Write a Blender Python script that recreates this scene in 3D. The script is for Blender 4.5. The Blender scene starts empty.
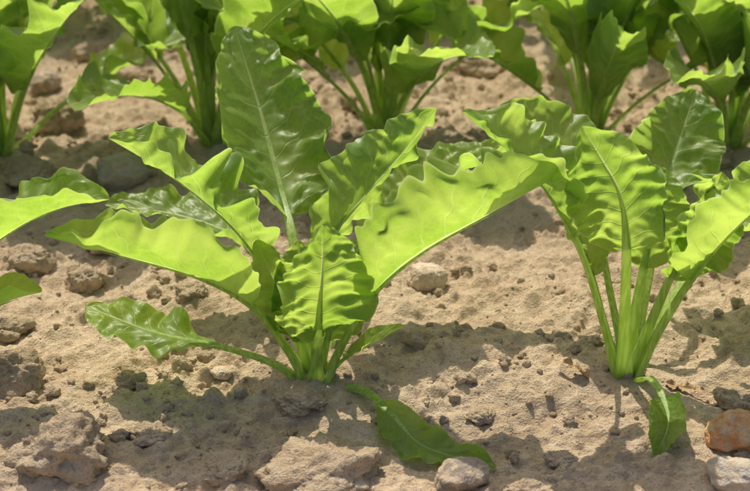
import bpy, math, random
import numpy as np
from mathutils import Vector
random.seed(7); rng=np.random.default_rng(7)
scene=bpy.context.scene
scene.view_settings.view_transform='Standard'; scene.view_settings.look='None'; scene.view_settings.exposure=0

# ---------------- camera -----------------
CAMH=0.45; TILT=math.radians(25.3); F=1330.0
cd=bpy.data.cameras.new("camera"); cam=bpy.data.objects.new("camera",cd); scene.collection.objects.link(cam)
cam.location=(0,0,CAMH); cam.rotation_euler=(math.pi/2-TILT,0,0)
cd.lens=36*F/750; cd.clip_start=0.02; cd.clip_end=500
cd.dof.use_dof=True; cd.dof.focus_distance=0.85; cd.dof.aperture_fstop=11
scene.camera=cam

def at(px,py,y):
    U=(px-375)/F; V=(245.5-py)/F
    d=Vector((U, math.cos(TILT)+V*math.sin(TILT), -math.sin(TILT)+V*math.cos(TILT)))
    return Vector((0,0,CAMH))+d*(y/d.y)
def gp(px,py,z=0.0):
    U=(px-375)/F; V=(245.5-py)/F
    d=Vector((U, math.cos(TILT)+V*math.sin(TILT), -math.sin(TILT)+V*math.cos(TILT)))
    return Vector((0,0,CAMH))+d*((z-CAMH)/d.z)

# ---------------- light ------------------
SUN_EL=math.radians(58); SUN_AZ=math.radians(-22) # azimuth from +Y toward +X
w=bpy.data.worlds.new("World"); scene.world=w; w.use_nodes=True
nt=w.node_tree; bg=nt.nodes['Background']
sky=nt.nodes.new('ShaderNodeTexSky'); sky.sky_type='NISHITA'; sky.sun_disc=False
sky.sun_elevation=SUN_EL; sky.sun_rotation=SUN_AZ; sky.dust_density=5.0
nt.links.new(sky.outputs[0],bg.inputs[0]); bg.inputs[1].default_value=0.15
ld=bpy.data.lights.new("sun",'SUN'); ld.energy=5.0; ld.angle=math.radians(0.6); ld.color=(1,0.93,0.80)
sun=bpy.data.objects.new("sun",ld); scene.collection.objects.link(sun)
L=Vector((math.sin(SUN_AZ)*math.cos(SUN_EL), math.cos(SUN_AZ)*math.cos(SUN_EL), math.sin(SUN_EL)))
sun.rotation_euler=L.to_track_quat('Z','Y').to_euler(); sun.location=(0,2,3)

# ---------------- node helpers -----------
def newmat(name):
    m=bpy.data.materials.new(name); m.use_nodes=True
    for n in list(m.node_tree.nodes): m.node_tree.nodes.remove(n)
    return m,m.node_tree
def N(nt,t,**kw):
    n=nt.nodes.new(t)
    for k,v in kw.items(): setattr(n,k,v)
    return n
def setin(nt,sock,v):
    if isinstance(v,bpy.types.NodeSocket): nt.links.new(v,sock)
    else: sock.default_value=v
def math_(nt,op,a,b=0.0,c=None):
    n=N(nt,'ShaderNodeMath',operation=op); setin(nt,n.inputs[0],a); setin(nt,n.inputs[1],b)
    if c is not None: setin(nt,n.inputs[2],c)
    return n.outputs[0]
def mr(nt,v,a,b,c,d,smooth=True):
    n=N(nt,'ShaderNodeMapRange'); n.interpolation_type='SMOOTHSTEP' if smooth else 'LINEAR'
    setin(nt,n.inputs[0],v)
    for i,x in enumerate((a,b,c,d)): setin(nt,n.inputs[i+1],x)
    return n.outputs[0]
def mix(nt,f,a,b,blend='MIX'):
    n=N(nt,'ShaderNodeMix',data_type='RGBA',blend_type=blend); setin(nt,n.inputs[0],f); 
    setin(nt,n.inputs[6],a if not isinstance(a,tuple) else (*a,1)); setin(nt,n.inputs[7],b if not isinstance(b,tuple) else (*b,1))
    return n.outputs[2]
def noise(nt,co,scale,detail=4,rough=.55):
    n=N(nt,'ShaderNodeTexNoise'); nt.links.new(co,n.inputs['Vector']); n.inputs['Scale'].default_value=scale
    n.inputs['Detail'].default_value=detail; n.inputs['Roughness'].default_value=rough
    return n.outputs[0]

# ---------------- materials --------------
def leaf_material():
    m,t=newmat("beet_leaf_blade")
    uv=N(t,'ShaderNodeUVMap',uv_map='UVMap'); sx=N(t,'ShaderNodeSeparateXYZ'); t.links.new(uv.outputs[0],sx.inputs[0])
    co=N(t,'ShaderNodeTexCoord').outputs['Object']
    a=math_(t,'ABSOLUTE',math_(t,'MULTIPLY_ADD',sx.outputs[0],2.0,-1.0))
    nz=noise(t,co,45,1); nz2=noise(t,co,22,2)
    q=math_(t,'SUBTRACT',math_(t,'MULTIPLY',sx.outputs[1],8.0),math_(t,'MULTIPLY',a,1.7))
    q=math_(t,'ADD',q,math_(t,'MULTIPLY',nz,0.9))
    pp=math_(t,'PINGPONG',q,0.5)
    vein=math_(t,'MULTIPLY',mr(t,pp,0.0,0.055,1,0),mr(t,a,0.4,1.0,1.0,0.1))
    vo=N(t,'ShaderNodeTexVoronoi',feature='DISTANCE_TO_EDGE'); t.links.new(co,vo.inputs['Vector']); vo.inputs['Scale'].default_value=210
    fine=mr(t,vo.outputs['Distance'],0.0,0.18,1,0)
    vm=math_(t,'MAXIMUM',math_(t,'MULTIPLY',vein,0.6),math_(t,'MULTIPLY',fine,0.18))
    mw=math_(t,'MULTIPLY_ADD',sx.outputs[1],-0.055,0.062)
    mrib=math_(t,'SUBTRACT',1.0,mr(t,math_(t,'DIVIDE',a,math_(t,'MAXIMUM',mw,.004)),0.5,1.1,0,1))
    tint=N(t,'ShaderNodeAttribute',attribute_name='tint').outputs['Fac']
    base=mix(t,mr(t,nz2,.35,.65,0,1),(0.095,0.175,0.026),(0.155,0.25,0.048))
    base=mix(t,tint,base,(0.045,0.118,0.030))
    base=mix(t,vm,base,(0.28,0.38,0.13))
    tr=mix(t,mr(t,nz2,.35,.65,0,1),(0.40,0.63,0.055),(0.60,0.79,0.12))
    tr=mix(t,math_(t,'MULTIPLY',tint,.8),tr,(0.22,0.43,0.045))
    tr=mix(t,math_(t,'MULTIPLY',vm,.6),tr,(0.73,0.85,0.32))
    rim=mr(t,a,0.965,1.0,0,1)
    ex=math_(t,'MAXIMUM',math_(t,'MULTIPLY',rim,.6),math_(t,'MULTIPLY',mrib,.85))
    tr=mix(t,ex,tr,(0.80,0.90,0.40))
    base=mix(t,ex,base,(0.38,0.46,0.18))
    h=math_(t,'ADD',math_(t,'MULTIPLY',vein,-0.4),math_(t,'MULTIPLY',nz,1.6))
    bp=N(t,'ShaderNodeBump'); bp.inputs['Strength'].default_value=0.5; bp.inputs['Distance'].default_value=0.0012; t.links.new(h,bp.inputs['Height'])
    p=N(t,'ShaderNodeBsdfPrincipled'); t.links.new(base,p.inputs['Base Color'])
    p.inputs['Roughness'].default_value=.44; p.inputs['Specular IOR Level'].default_value=0.5
    t.links.new(bp.outputs[0],p.inputs['Normal'])
    tl=N(t,'ShaderNodeBsdfTranslucent'); t.links.new(tr,tl.inputs[0]); t.links.new(bp.outputs[0],tl.inputs['Normal'])
    mx=N(t,'ShaderNodeMixShader'); mx.inputs[0].default_value=0.52
    t.links.new(p.outputs[0],mx.inputs[1]); t.links.new(tl.outputs[0],mx.inputs[2])
    o=N(t,'ShaderNodeOutputMaterial'); t.links.new(mx.outputs[0],o.inputs[0])
    return m
def petiole_material():
    m,t=newmat("beet_petiole")
    co=N(t,'ShaderNodeTexCoord').outputs['Object']
    mp=N(t,'ShaderNodeMapping'); t.links.new(co,mp.inputs[0]); mp.inputs['Scale'].default_value=(1,1,0.12)
    st=noise(t,mp.outputs[0],420,1)
    c=mix(t,mr(t,st,.35,.65,0,1),(0.27,0.39,0.09),(0.46,0.57,0.21))
    tc=mix(t,mr(t,st,.35,.65,0,1),(0.58,0.76,0.18),(0.76,0.88,0.34))
    p=N(t,'ShaderNodeBsdfPrincipled'); t.links.new(c,p.inputs['Base Color']); p.inputs['Roughness'].default_value=.42
    tl=N(t,'ShaderNodeBsdfTranslucent'); t.links.new(tc,tl.inputs[0])
    mx=N(t,'ShaderNodeMixShader'); mx.inputs[0].default_value=0.55
    t.links.new(p.outputs[0],mx.inputs[1]); t.links.new(tl.outputs[0],mx.inputs[2])
    o=N(t,'ShaderNodeOutputMaterial'); t.links.new(mx.outputs[0],o.inputs[0]); return m
def soil_material(name="soil",dark=1.0):
    m,t=newmat(name)
    co=N(t,'ShaderNodeTexCoord').outputs['Object']
    n1=noise(t,co,11,1); n2=noise(t,co,90,2,.65); n3=noise(t,co,700,2,.7)
    D=lambda r,g,b:(r*dark,g*dark,b*dark)
    c=mix(t,mr(t,n1,.35,.65,0,1),D(.47,.35,.23),D(.58,.45,.31))
    c=mix(t,mr(t,n2,.4,.7,0,.7),c,D(.63,.505,.36))
    c=mix(t,mr(t,n3,.30,.48,.6,0),c,D(.27,.19,.12))
    c=mix(t,mr(t,n3,.62,.75,0,.5),c,D(.73,.62,.48))
    h=math_(t,'ADD',n3,math_(t,'MULTIPLY',n2,1.3))
    bp=N(t,'ShaderNodeBump'); bp.inputs['Strength'].default_value=.95; bp.inputs['Distance'].default_value=0.0024; t.links.new(h,bp.inputs['Height'])
    p=N(t,'ShaderNodeBsdfDiffuse'); t.links.new(c,p.inputs['Color']); p.inputs['Roughness'].default_value=.5
    t.links.new(bp.outputs[0],p.inputs['Normal'])
    o=N(t,'ShaderNodeOutputMaterial'); t.links.new(p.outputs[0],o.inputs[0]); return m
def stone_material(name,c1,c2,rough=.75):
    m,t=newmat(name)
    co=N(t,'ShaderNodeTexCoord').outputs['Object']
    n1=noise(t,co,60,3,.6); n2=noise(t,co,900,2,.6); n0=noise(t,co,170,2)
    c=mix(t,mr(t,n1,.35,.65,0,1),c1,c2); c=mix(t,mr(t,n2,.3,.5,.5,0),c,tuple(x*.5 for x in c1))
    c=mix(t,mr(t,n0,.48,.60,0,.85),c,(0.46,0.35,0.24))
    bp=N(t,'ShaderNodeBump'); bp.inputs['Strength'].default_value=.8; bp.inputs['Distance'].default_value=0.0012
    t.links.new(math_(t,'ADD',n2,n0),bp.inputs['Height'])
    p=N(t,'ShaderNodeBsdfPrincipled'); t.links.new(c,p.inputs['Base Color']); p.inputs['Roughness'].default_value=rough; p.inputs['Specular IOR Level'].default_value=.2
    t.links.new(bp.outputs[0],p.inputs['Normal'])
    o=N(t,'ShaderNodeOutputMaterial'); t.links.new(p.outputs[0],o.inputs[0]); return m
M_LEAF=leaf_material(); M_PET=petiole_material(); M_SOIL=soil_material()
M_CLOD=soil_material("soil_clod_earth",.90)
M_DRY,_t=newmat("dry_leaf")
_c=N(_t,'ShaderNodeTexCoord').outputs['Object']; _p=N(_t,'ShaderNodeBsdfPrincipled')
_t.links.new(mix(_t,noise(_t,_c,200,3),(0.22,0.12,0.05),(0.50,0.36,0.18)),_p.inputs['Base Color']); _p.inputs['Roughness'].default_value=.8
_o=N(_t,'ShaderNodeOutputMaterial'); _t.links.new(_p.outputs[0],_o.inputs[0])

# ---------------- ground -----------------
def vnoise(x,y,freq,seed):
    r=np.random.default_rng(seed).random((256,256))
    X=x*freq+seed*13.7; Y=y*freq+seed*7.3
    X,Y=X*.83-Y*.56, X*.56+Y*.83
    xi=np.floor(X).astype(int); yi=np.floor(Y).astype(int); fx=X-xi; fy=Y-yi
    fx=fx*fx*fx*(fx*(fx*6-15)+10); fy=fy*fy*fy*(fy*(fy*6-15)+10)
    g=lambda i,j: r[i&255,j&255]
    return (g(xi,yi)*(1-fx)+g(xi+1,yi)*fx)*(1-fy)+(g(xi,yi+1)*(1-fx)+g(xi+1,yi+1)*fx)*fy*1.0-0.5
def crumbs(x,y,cell,dens,seed,rmin=.25,rmax=.75,pw=2.0,ex=.75):
    r=np.random.default_rng(seed); A=r.random((4,256,256))
    X=x/cell; Y=y/cell; xi=np.floor(X).astype(int); yi=np.floor(Y).astype(int)
    out=np.zeros_like(x)
    for di in (-1,0,1):
        for dj in (-1,0,1):
            i=xi+di; j=yi+dj; ii=i&255; jj=j&255
            cx=i+A[0,ii,jj]; cy=j+A[1,ii,jj]; k=A[2,ii,jj]
            rad=np.where(k<dens,rmin+(rmax-rmin)*A[3,ii,jj]**pw,1e-6)
            d2=((X-cx)**2+(Y-cy)**2)/rad**2
            h=np.where(d2<1,np.clip(1-d2,0,1)**ex*rad,0)
            out=np.maximum(out,h)
    return out*cell
PLANTS=[(-0.286,.75),(-.0395,.75),(.165,.75),(.40,.76)]
def H(x,y):
    x=np.asarray(x,float); y=np.asarray(y,float)
    fade=np.clip(1-(np.hypot(x,y-1)-2.5)/6,0,1)
    h=0.016*vnoise(x,y,6,1)+0.011*vnoise(x,y,17,2)+0.007*vnoise(x,y,45,3)+0.0040*vnoise(x,y,100,4)+0.0027*vnoise(x,y,220,5)+.0015*vnoise(x,y,430,6)
    wx=x+0.007*vnoise(x,y,60,11)+0.0025*vnoise(x,y,190,12); wy=y+0.007*vnoise(x,y,60,13)+0.0025*vnoise(x,y,190,14)
    patch=np.clip(.5+2.2*vnoise(x,y,7,21),0.0,1.1); patch2=np.clip(.6+2.0*vnoise(x,y,19,22),0.15,1.1)
    h=h+ .55*crumbs(wx,wy,.055,.30,31,.2,.5)*patch+ .75*crumbs(wx+.3,wy,.026,.36,32,.2,.55)*patch
    h=h+ .75*crumbs(wx,wy+.2,.013,.42,33,.2,.55)*patch2+.75*crumbs(wx+.1,wy,.0068,.50,34,.25,.6)*patch2
    h=h*fade
    for px,py in PLANTS:
        d=np.hypot(x-px,y-py); h=h*np.clip(d/.05,.5,1)+0.004*np.exp(-(d/.03)**2)
    return h
def axis(segs):
    out=[segs[0][0]]
    for a,b,s in segs:
        n=max(1,int(round((b-a)/s))); out+=list(np.linspace(a,b,n+1)[1:])
    return out
geo=lambda s,mx,g: [s*(g**k) for k in range(200) if s*(g**k)<mx]
xs=axis([(-.75,-.45,.004),(-.45,-.27,.0022),(-.27,.27,.0014),(.27,.45,.0022),(.45,.75,.004)])
o=geo(.01,300,1.22); ext=np.cumsum(o); xs=list(-.75-ext[::-1])+xs+list(.75+ext)
ys=axis([(.1,.5,.005),(.5,.8,.0013),(.8,1.2,.0018),(1.2,1.8,.0026),(1.8,2.4,.006)])
ys=list(.1-ext[::-1])+ys+list(2.4+ext)
xs=np.array(xs); ys=np.array(ys)
GX,GY=np.meshgrid(xs,ys); GZ=H(GX,GY)
def grid_mesh(name,V,nr,nc):
    idx=np.arange(nr*nc).reshape(nr,nc)
    f=np.stack([idx[:-1,:-1],idx[:-1,1:],idx[1:,1:],idx[1:,:-1]],-1).reshape(-1,4)
    me=bpy.data.meshes.new(name); me.vertices.add(len(V)); me.vertices.foreach_set('co',V.ravel())
    me.loops.add(f.size); me.loops.foreach_set('vertex_index',f.ravel().astype(np.int32))
    me.polygons.add(len(f)); me.polygons.foreach_set('loop_start',np.arange(0,f.size,4,dtype=np.int32)); me.polygons.foreach_set('loop_total',np.full(len(f),4,dtype=np.int32))
    me.polygons.foreach_set('use_smooth',np.ones(len(f),dtype=bool)); me.update(); me.validate(); return me
me=grid_mesh("ground",np.stack([GX,GY,GZ],-1).reshape(-1,3),len(ys),len(xs))
me.materials.append(M_SOIL); g=bpy.data.objects.new("ground",me); scene.collection.objects.link(g)
def Hs(x,y): return float(H(np.array([x]),np.array([y]))[0])

# ---------------- stones & clods ---------
import bmesh
def ico(sub):
    bm=bmesh.new(); bmesh.ops.create_icosphere(bm,subdivisions=sub,radius=1); v=np.array([x.co[:] for x in bm.verts]); f=np.array([[q.index for q in p.verts] for p in bm.faces]); bm.free(); return v,f
from mathutils import noise as mn
def lump(v,seed,rough,facet=0.0):
    out=[]
    r=np.random.default_rng(seed)
    planes=[(Vector(r.normal(size=3)).normalized(), .62+.3*r.random()) for _ in range(9)] if facet>0 else []
    for p in v:
        P=Vector(p); q=P.copy()
        for n,dd in planes:
            s=q.dot(n)-dd
            if s>0: q-=n*s*facet
        k=1+rough*mn.noise(P*1.3+Vector((seed*3.1,0,0)))+rough*.5*mn.noise(P*3.1+Vector((0,seed*2.7,0)))+rough*.3*mn.noise(P*7+Vector((0,0,seed)))+rough*.2*mn.noise(P*15)
        out.append(q*k)
    return np.array(out)
def mesh_from(name,V,Fc,mat,smooth=True):
    me=bpy.data.meshes.new(name); me.from_pydata([tuple(x) for x in V],[],[tuple(x) for x in Fc]); me.materials.append(mat)
    me.polygons.foreach_set('use_smooth',np.full(len(me.polygons),smooth)); me.update(); return me
IV5,IF5=ico(5); IV2,IF2=ico(2)
IV3,IF3=ico(3)
def rock(name,px,py,wpx,ratio_h,mat,seed,rough=.18,facet=.8,ry=.8,sink=.35):
    P=gp(px,py); s=(P-Vector((0,0,CAMH))).length/F*wpx/2
    v=lump(IV5,seed,rough,facet)*np.array([s,s*ry,s*ratio_h])
    me=mesh_from(name,v,IF5,mat); ob=bpy.data.objects.new(name,me); scene.collection.objects.link(ob)
    ob.location=(P.x,P.y,Hs(P.x,P.y)*.5+s*ratio_h*(1-2*sink)*.6); ob.rotation_euler=(0,0,seed*.7%1.2-.6); return ob
S_TAN=stone_material("stone_tan",(0.48,0.38,0.28),(0.62,0.52,0.40))
S_GREY=stone_material("stone_grey",(0.38,0.33,0.27),(0.50,0.44,0.37))
S_DARK=stone_material("stone_dark",(0.24,0.19,0.15),(0.33,0.275,0.225))
S_RED=stone_material("stone_red",(0.50,0.23,0.10),(0.64,0.38,0.20))
for a in [("stone",427,285,42,.75,S_TAN,3,.16,.6,.85,.1),("stone",120,178,56,.7,S_GREY,4,.14,.6,.8,.1),
          ("stone",460,478,62,.55,S_DARK,5,.16,.7,.8,.2),("stone",733,442,56,.8,S_RED,6,.16,.8,.8,.15),
          ("stone",735,484,60,.7,S_GREY,7,.16,.8,.8,.15),
          ("stone",222,371,22,.6,S_TAN,9,.14,.5,.8,.3),("stone",46,88,34,.7,S_DARK,12,.14,.7,.8,.1)]:
    rock(*a)
for a in [(62,462,96,.72,21),(322,470,112,.42,22),(12,378,74,.75,23),(28,262,48,.75,24),(85,278,40,.7,25),(60,126,56,.8,26),(742,405,48,.7,45),
          (132,384,34,.7,27),(190,296,34,.6,28),(8,330,46,.6,29),(150,440,40,.5,30),(100,246,30,.6,31),(30,180,60,.5,32),
          (560,345,30,.5,33),(590,345,26,.5,34),(480,415,28,.5,35),(700,160,60,.5,36),(420,120,50,.5,37),(130,90,60,.6,38),(95,60,50,.6,39),(480,70,60,.5,40),(228,470,50,.4,41),(560,455,30,.4,42),(300,400,50,.4,43),(680,250,40,.5,44),(530,489,50,.4,46)]:
    rock("soil_clod",a[0],a[1],a[2],a[3],M_CLOD,a[4],.38,.7,.85,.27)
protos=[lump(IV2,100+k,.5,.7) for k in range(10)]; protos3=[lump(IV3,140+k,.5,.7) for k in range(8)]
VV=[];FF=[];off=0
n=17000
cx=rng.uniform(-.7,.7,n); cy=rng.uniform(.45,2.0,n)
dens=vnoise(cx,cy,7,51)+.6*vnoise(cx,cy,22,52); keep=dens>rng.uniform(-.5,.3,n)
cx=cx[keep]; cy=cy[keep]; hz=H(cx,cy)
for i in range(len(cx)):
    r=.0009+.0043*rng.random()**3.4
    if rng.random()<.04: r*=1.9
    pr,fc=(protos3[rng.integers(8)],IF3) if r>.0035 else (protos[rng.integers(10)],IF2)
    th=rng.random()*6.28; c,s=math.cos(th),math.sin(th)
    v=pr*np.array([r,r*rng.uniform(.7,1),r*rng.uniform(.5,.9)]); v=v@np.array([[c,s,0],[-s,c,0],[0,0,1]])+np.array([cx[i],cy[i],hz[i]+r*.25])
    VV.append(v); FF.append(fc+off); off+=len(v)
VV=np.concatenate(VV); FF=np.concatenate(FF)
me=mesh_from("soil_crumbs",VV,FF,M_CLOD); ob=bpy.data.objects.new("soil_crumbs",me); scene.collection.objects.link(ob)

# ---------------- leaves -----------------
def catmull(P,n=240):
    P=[Vector(p) for p in P]; P=[P[0]*2-P[1]]+P+[P[-1]*2-P[-2]]
    out=[]; k=len(P)-3
    for i in range(n):
        t=i/(n-1)*k; j=min(int(t),k-1); u=t-j; a,b,c,d=P[j:j+4]
        out.append(.5*((2*b)+(c-a)*u+(2*a-5*b+4*c-d)*u*u+(3*b-a-3*c+d)*u**3))
    out=np.array([o[:] for o in out]); s=np.concatenate([[0],np.cumsum(np.linalg.norm(np.diff(out,axis=0),axis=1))])
    return out,s
class Plant:
    def __init__(s): s.V=[];s.F=[];s.M=[];s.UV=[];s.T=[];s.n=0
    def add(s,V,nr,nc,uv,mat,tint,closed=False):
        idx=np.arange(nr*nc).reshape(nr,nc)
        if closed: idx=np.concatenate([idx,idx[:,:1]],1)
        f=np.stack([idx[:-1,:-1],idx[:-1,1:],idx[1:,1:],idx[1:,:-1]],-1).reshape(-1,4)+s.n
        s.V.append(V); s.F.append(f); s.M.append(np.full(len(f),mat)); s.UV.append(uv); s.T.append(np.full(len(V),tint)); s.n+=len(V)
    def leaf(s,pts,tb,W,side,up=(0,0,1),foldA=.3,foldB=.3,ruf=.2,nr=3.5,twist=0,seed=0,rad=.0034,tint=.2,na=140,nb=33,shape=.90,pk=1.2,mat=0):
        r=np.random.default_rng(seed+500)
        C,S=catmull(pts); Lt=S[-1]; nrib=66
        tt=np.linspace(0,tb+(1-tb)*.8,nrib)
        def samp(t): return np.stack([np.interp(t*Lt,S,C[:,i]) for i in range(3)],-1)
        def frame(t):
            e=.012; T=samp(np.clip(t+e,0,1))-samp(np.clip(t-e,0,1)); T/=np.linalg.norm(T,axis=1)[:,None]
            sd=np.array(side,float); sd/=np.linalg.norm(sd)
            Sd=sd[None]-(T@sd)[:,None]*T; Sd/=np.linalg.norm(Sd,axis=1)[:,None]
            Nn=np.cross(T,Sd); m=len(t)//2
            if Nn[m]@np.array(up)<0: Nn=-Nn
            if twist:
                b=np.clip((t-tb)/(1-tb),0,1); a=twist*b
                Sd,Nn=Sd*np.cos(a)[:,None]+Nn*np.sin(a)[:,None], Nn*np.cos(a)[:,None]-Sd*np.sin(a)[:,None]
            return T,Sd,Nn
        b=np.linspace(0,1,na); t=tb+(1-tb)*b; P=samp(t); T,Sd,Nn=frame(t)
        w=np.sin(np.pi*np.clip(b,0,1)**shape)**.62*(1-.10*b); w=np.maximum(w,0.0); w=w/ w.max()*W
        u=np.linspace(-1,1,nb); u=np.sign(u)*np.abs(u)**1.25; U,B=np.meshgrid(u,b); aU=np.abs(U)
        ph=r.random(10)*6.28
        def rip(B,o):
            z=np.zeros_like(B)+ph[o+1]*9
            return 1.7*vnoise(B,z,nr*2.0,71+o)+.6*np.sin(2*np.pi*nr*B+ph[o]+1.5*np.sin(5*B+ph[o+2]))+2.2*vnoise(B,z+3,nr*4.2,72+o)+1.15*vnoise(B,z+5,nr*8.5,73+o)
        R=np.where(U<0,rip(B,0),rip(B,4))
        ww=w[:,None]
        zz=np.zeros_like(B)+ph[3]*11
        jag=1+.20*vnoise(B,zz+U,nr*2.4,81)*aU+.12*vnoise(B,zz+np.sign(U),nr*7,82)*aU
        f=np.where(U<0,foldA,foldB)*(.55+.45*aU)*(1+.35*vnoise(B,zz+7+np.sign(U),2.2,83))
        lat=U*ww*np.cos(f)*jag; lift=aU*ww*np.sin(f)*jag
        rr=ruf*W*np.sqrt(np.clip(ww/W,0,1))*(aU**2.0)*R*.74
        q=B*8-aU*1.7+1.0*vnoise(B,U+seed,3.5,85)
        env=np.clip(aU*2.5,0,1)*np.clip(ww/W*1.4,0,1)
        puck=-pk*W*.021*np.sin(2*np.pi*q+np.pi*.5)*env*np.clip(1.3-aU,0,1)*(.4+1.5*(vnoise(B,U,4,84)+.5))
        phx=U*ww; phy=B*(1-tb)*Lt
        cr=(.0046*vnoise(phx,phy+seed,55,61)+.0040*vnoise(phx,phy+seed,110,62)+.0018*vnoise(phx,phy+seed,230,63))*env*(W/.04)**.5*pk
        rdg=-.0011*np.exp(-(U*ww/.0016)**2)*(1-B)
        nn=lift+rr+puck+cr+rdg
        V=P[:,None,:]+Sd[:,None,:]*(lat-rr*.3*np.sign(U))[...,None]+Nn[:,None,:]*nn[...,None]
        s.add(V.reshape(-1,3),na,nb,np.stack([(U+1)/2,B],-1).reshape(-1,2),mat,tint)
        P=samp(tt); T,Sd,Nn=frame(tt); k=12
        bb=np.clip((tt-tb)/((1-tb)*.8),0,1); aa=np.clip(tt/max(tb,.01),0,1)
        rd=rad*(1.4-.4*np.clip(aa*3,0,1))*(1-.35*aa)*(1-bb)**1.3+1e-5
        th=np.linspace(0,2*np.pi,k,endpoint=False)
        cx_=np.cos(th)*1.35; cy_=np.sin(th)*.8; cy_=np.where(cy_>0,cy_*(1-.75*np.abs(np.sin(th))**2),cy_)
        V=P[:,None,:]+Sd[:,None,:]*(rd[:,None]*cx_[None])[...,None]+Nn[:,None,:]*(rd[:,None]*cy_[None]-(rad*.35*(bb**.5))[:,None])[...,None]
        s.add(V.reshape(-1,3),nrib,k,np.zeros((nrib*k,2)),1 if mat==0 else mat,tint,closed=True)
    def mesh(s,name):
        V=np.concatenate(s.V);Fc=np.concatenate(s.F);M=np.concatenate(s.M);UV=np.concatenate(s.UV);T=np.concatenate(s.T)
        me=bpy.data.meshes.new(name); me.vertices.add(len(V)); me.vertices.foreach_set('co',V.ravel())
        me.loops.add(Fc.size); me.loops.foreach_set('vertex_index',Fc.ravel().astype(np.int32))
        me.polygons.add(len(Fc)); me.polygons.foreach_set('loop_start',np.arange(0,Fc.size,4,dtype=np.int32)); me.polygons.foreach_set('loop_total',np.full(len(Fc),4,dtype=np.int32))
        me.polygons.foreach_set('use_smooth',np.ones(len(Fc),dtype=bool)); me.polygons.foreach_set('material_index',M.astype(np.int32))
        me.update()
        ul=me.uv_layers.new(name='UVMap'); ul.data.foreach_set('uv',UV[Fc.ravel()].ravel().astype(np.float32))
        ca=me.attributes.new('tint','FLOAT','POINT'); ca.data.foreach_set('value',T.astype(np.float32))
        for m in (M_LEAF,M_PET,M_DRY): me.materials.append(m)
        return me
    def build(s,name="sugar_beet_plant"):
        me=s.mesh(name); ob=bpy.data.objects.new(name,me); scene.collection.objects.link(ob); return ob

Y0=.75
def pts(l,y=Y0): return [at(a,b,y+c/100.) for a,b,c in l]
# ---- plant 1
p=Plant()
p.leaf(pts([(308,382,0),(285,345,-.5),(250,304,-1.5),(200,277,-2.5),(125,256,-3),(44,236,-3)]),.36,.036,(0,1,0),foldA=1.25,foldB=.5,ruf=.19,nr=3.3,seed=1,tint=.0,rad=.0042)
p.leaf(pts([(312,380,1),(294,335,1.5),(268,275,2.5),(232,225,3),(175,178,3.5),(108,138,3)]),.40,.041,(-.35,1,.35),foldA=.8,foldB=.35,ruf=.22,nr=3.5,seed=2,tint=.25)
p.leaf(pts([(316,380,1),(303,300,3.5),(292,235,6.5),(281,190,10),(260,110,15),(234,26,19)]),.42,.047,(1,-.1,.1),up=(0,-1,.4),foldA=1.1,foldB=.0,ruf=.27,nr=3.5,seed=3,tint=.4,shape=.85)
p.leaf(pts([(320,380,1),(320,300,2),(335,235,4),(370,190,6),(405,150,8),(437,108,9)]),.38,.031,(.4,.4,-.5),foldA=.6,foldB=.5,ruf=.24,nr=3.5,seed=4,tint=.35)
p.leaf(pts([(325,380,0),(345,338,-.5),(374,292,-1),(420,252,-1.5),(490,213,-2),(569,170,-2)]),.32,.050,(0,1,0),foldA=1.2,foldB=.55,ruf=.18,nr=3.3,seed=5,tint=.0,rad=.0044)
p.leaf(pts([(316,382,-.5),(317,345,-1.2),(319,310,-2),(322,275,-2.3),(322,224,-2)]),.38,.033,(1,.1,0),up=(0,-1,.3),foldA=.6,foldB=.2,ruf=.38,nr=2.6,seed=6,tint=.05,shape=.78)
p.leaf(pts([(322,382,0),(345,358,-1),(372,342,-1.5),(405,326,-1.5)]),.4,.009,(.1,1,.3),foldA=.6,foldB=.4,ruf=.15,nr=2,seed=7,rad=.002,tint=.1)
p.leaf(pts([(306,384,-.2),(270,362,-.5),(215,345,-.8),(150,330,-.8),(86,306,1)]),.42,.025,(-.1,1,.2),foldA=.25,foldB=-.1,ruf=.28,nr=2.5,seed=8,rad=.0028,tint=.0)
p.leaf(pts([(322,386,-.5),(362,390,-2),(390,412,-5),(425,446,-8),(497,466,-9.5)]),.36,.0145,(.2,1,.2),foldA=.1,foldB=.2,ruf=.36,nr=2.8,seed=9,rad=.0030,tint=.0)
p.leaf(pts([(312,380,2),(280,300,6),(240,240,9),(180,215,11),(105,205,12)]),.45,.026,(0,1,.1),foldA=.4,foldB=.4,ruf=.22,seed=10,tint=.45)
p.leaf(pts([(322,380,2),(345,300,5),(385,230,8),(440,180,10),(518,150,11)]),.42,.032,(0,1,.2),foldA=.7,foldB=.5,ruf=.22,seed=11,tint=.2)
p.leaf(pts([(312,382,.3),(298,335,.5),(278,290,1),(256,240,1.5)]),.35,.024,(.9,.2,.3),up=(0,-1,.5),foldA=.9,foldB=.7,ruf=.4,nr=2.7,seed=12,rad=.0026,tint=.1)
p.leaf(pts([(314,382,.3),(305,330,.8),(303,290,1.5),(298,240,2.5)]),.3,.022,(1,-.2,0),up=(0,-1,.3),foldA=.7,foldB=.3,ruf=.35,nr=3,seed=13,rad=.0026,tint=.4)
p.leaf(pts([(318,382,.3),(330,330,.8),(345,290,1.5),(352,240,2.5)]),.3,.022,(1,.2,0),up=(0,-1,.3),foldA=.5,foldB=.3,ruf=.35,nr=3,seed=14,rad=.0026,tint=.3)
p.leaf(pts([(306,388,-.5),(290,392,-1),(276,402,-1.5),(262,414,-2)]),.3,.005,(0,1,.2),ruf=.5,seed=15,rad=.0015,mat=2)
p.build()
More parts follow.
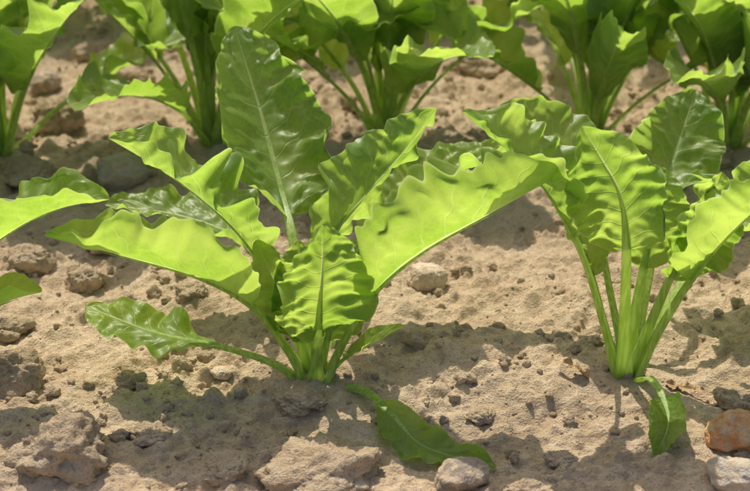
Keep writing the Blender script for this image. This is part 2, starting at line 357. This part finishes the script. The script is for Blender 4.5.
# ---- plant 2
p=Plant()
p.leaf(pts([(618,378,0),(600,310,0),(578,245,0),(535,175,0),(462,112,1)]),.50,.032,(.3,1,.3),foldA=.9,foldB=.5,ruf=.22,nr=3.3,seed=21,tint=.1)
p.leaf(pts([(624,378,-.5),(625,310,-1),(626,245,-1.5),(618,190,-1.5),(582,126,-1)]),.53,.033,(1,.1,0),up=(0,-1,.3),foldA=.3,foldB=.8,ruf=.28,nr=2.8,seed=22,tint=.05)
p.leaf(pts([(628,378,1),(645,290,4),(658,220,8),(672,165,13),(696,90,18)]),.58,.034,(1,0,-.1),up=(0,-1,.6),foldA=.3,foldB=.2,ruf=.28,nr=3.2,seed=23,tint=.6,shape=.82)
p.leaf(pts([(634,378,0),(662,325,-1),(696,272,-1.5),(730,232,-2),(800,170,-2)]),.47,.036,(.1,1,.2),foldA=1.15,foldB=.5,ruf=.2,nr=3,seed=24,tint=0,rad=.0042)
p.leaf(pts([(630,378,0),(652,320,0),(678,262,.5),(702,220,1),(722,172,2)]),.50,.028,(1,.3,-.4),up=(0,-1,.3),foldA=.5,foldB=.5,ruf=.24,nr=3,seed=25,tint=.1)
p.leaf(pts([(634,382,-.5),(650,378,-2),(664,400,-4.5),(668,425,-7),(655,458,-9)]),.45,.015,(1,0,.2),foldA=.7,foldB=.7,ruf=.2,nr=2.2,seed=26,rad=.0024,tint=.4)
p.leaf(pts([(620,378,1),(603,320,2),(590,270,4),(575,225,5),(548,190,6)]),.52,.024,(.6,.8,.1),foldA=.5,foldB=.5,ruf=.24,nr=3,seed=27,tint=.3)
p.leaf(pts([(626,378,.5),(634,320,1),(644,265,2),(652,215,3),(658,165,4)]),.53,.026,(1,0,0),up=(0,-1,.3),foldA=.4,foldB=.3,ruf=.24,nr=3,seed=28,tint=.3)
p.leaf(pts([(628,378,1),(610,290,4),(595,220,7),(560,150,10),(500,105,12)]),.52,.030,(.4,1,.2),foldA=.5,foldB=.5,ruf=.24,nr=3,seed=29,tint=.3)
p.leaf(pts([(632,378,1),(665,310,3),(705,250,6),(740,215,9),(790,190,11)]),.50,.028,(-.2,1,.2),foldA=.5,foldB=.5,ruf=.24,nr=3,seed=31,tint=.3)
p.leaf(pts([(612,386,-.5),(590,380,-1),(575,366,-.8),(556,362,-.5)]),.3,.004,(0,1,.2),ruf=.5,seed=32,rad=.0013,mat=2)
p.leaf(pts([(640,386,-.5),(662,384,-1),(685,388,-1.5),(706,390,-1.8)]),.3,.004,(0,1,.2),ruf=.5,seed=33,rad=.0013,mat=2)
p.build()
# ---- plant 0 (left, mostly outside the frame)
p=Plant()
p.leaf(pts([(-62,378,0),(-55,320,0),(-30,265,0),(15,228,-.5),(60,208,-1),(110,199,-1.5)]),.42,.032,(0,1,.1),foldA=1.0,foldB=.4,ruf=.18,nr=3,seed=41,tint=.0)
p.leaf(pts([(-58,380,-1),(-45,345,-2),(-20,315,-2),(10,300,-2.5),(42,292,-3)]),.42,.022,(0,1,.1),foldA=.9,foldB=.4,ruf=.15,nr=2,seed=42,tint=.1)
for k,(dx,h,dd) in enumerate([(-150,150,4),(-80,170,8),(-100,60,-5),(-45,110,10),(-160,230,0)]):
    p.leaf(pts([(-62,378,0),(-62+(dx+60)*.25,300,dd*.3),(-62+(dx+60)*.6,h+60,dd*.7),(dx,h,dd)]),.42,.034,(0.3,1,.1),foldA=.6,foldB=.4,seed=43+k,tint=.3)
p.build()

# ---- generic plants
def generic(seed,height=.22,nl=12,spread=1.0,na=84,nb=21):
    r=np.random.default_rng(seed); p=Plant(); a0=r.random()*6.28
    for i in range(nl):
        k=i/(nl-1); az=a0+i*2.39996+r.uniform(-.3,.3)
        el=math.radians(82-46*k*spread+r.uniform(-7,7)); Lg=height*(1.05 if k>.15 else .75)*r.uniform(.75,1.12)*(1.05-.1*k)
        d=Vector((math.cos(az),math.sin(az),0)); u=Vector((0,0,1)); b=d*.006*(.3+k)
        drop=r.uniform(.0,.5)*k
        P=[b+u*-.004]
        pos=b.copy(); e=el+.18
        for j in range(5):
            pos=pos+(d*math.cos(e)+u*math.sin(e))*Lg/5; P.append(pos.copy()); e-= (.09+drop*.30)
        sd=Vector((-math.sin(az),math.cos(az),0))+u*r.uniform(-.3,.3)
        up=(-d*.8+u*.6)
        p.leaf(P,.28+.09*r.random(),height*.145*r.uniform(.8,1.15),sd,up=up,foldA=r.uniform(.15,1.0),foldB=r.uniform(.15,1.0),ruf=.27,nr=r.uniform(2.8,3.6),twist=r.uniform(-.6,.6),seed=seed*20+i,tint=float(r.random()*.3),na=na,nb=nb,rad=.0034)
    return p
def put(p,x,y,rot=0):
    ob=p.build(); ob.location=(x,y,Hs(x,y)); ob.rotation_euler=(0,0,rot); return ob
for i,(px,py,h) in enumerate([(2,152,.27),(212,150,.28),(385,138,.26),(590,140,.27),(728,150,.24),(-170,150,.26),(900,150,.26)]):
    q=gp(px,py); put(generic(60+i,h,16),q.x,q.y)
put(generic(81,.22,11),.345,.77)
put(generic(82,.25,11),-.52,.76); put(generic(83,.25,11),.55,.75)
lib=[generic(90+k,.26,13,na=40,nb=11).mesh("sugar_beet_plant") for k in range(5)]
def inst(x,y):
    ob=bpy.data.objects.new("sugar_beet_plant",lib[int(rng.integers(5))]); scene.collection.objects.link(ob)
    ob.location=(x,y,Hs(x,y)); ob.rotation_euler=(0,0,rng.random()*6.28); s=rng.uniform(.9,1.12); ob.scale=(s,s,s)
for row in range(1,8):
    y=1.20+.43*row
    for x in np.arange(-.9-.22*row,.9+.22*row,.18): inst(x+rng.uniform(-.03,.03)+.05*row,y+rng.uniform(-.02,.02))
for x in list(np.arange(-1.3,-.55,.19))+list(np.arange(.75,1.4,.19)): inst(x,1.2+rng.uniform(-.02,.02))
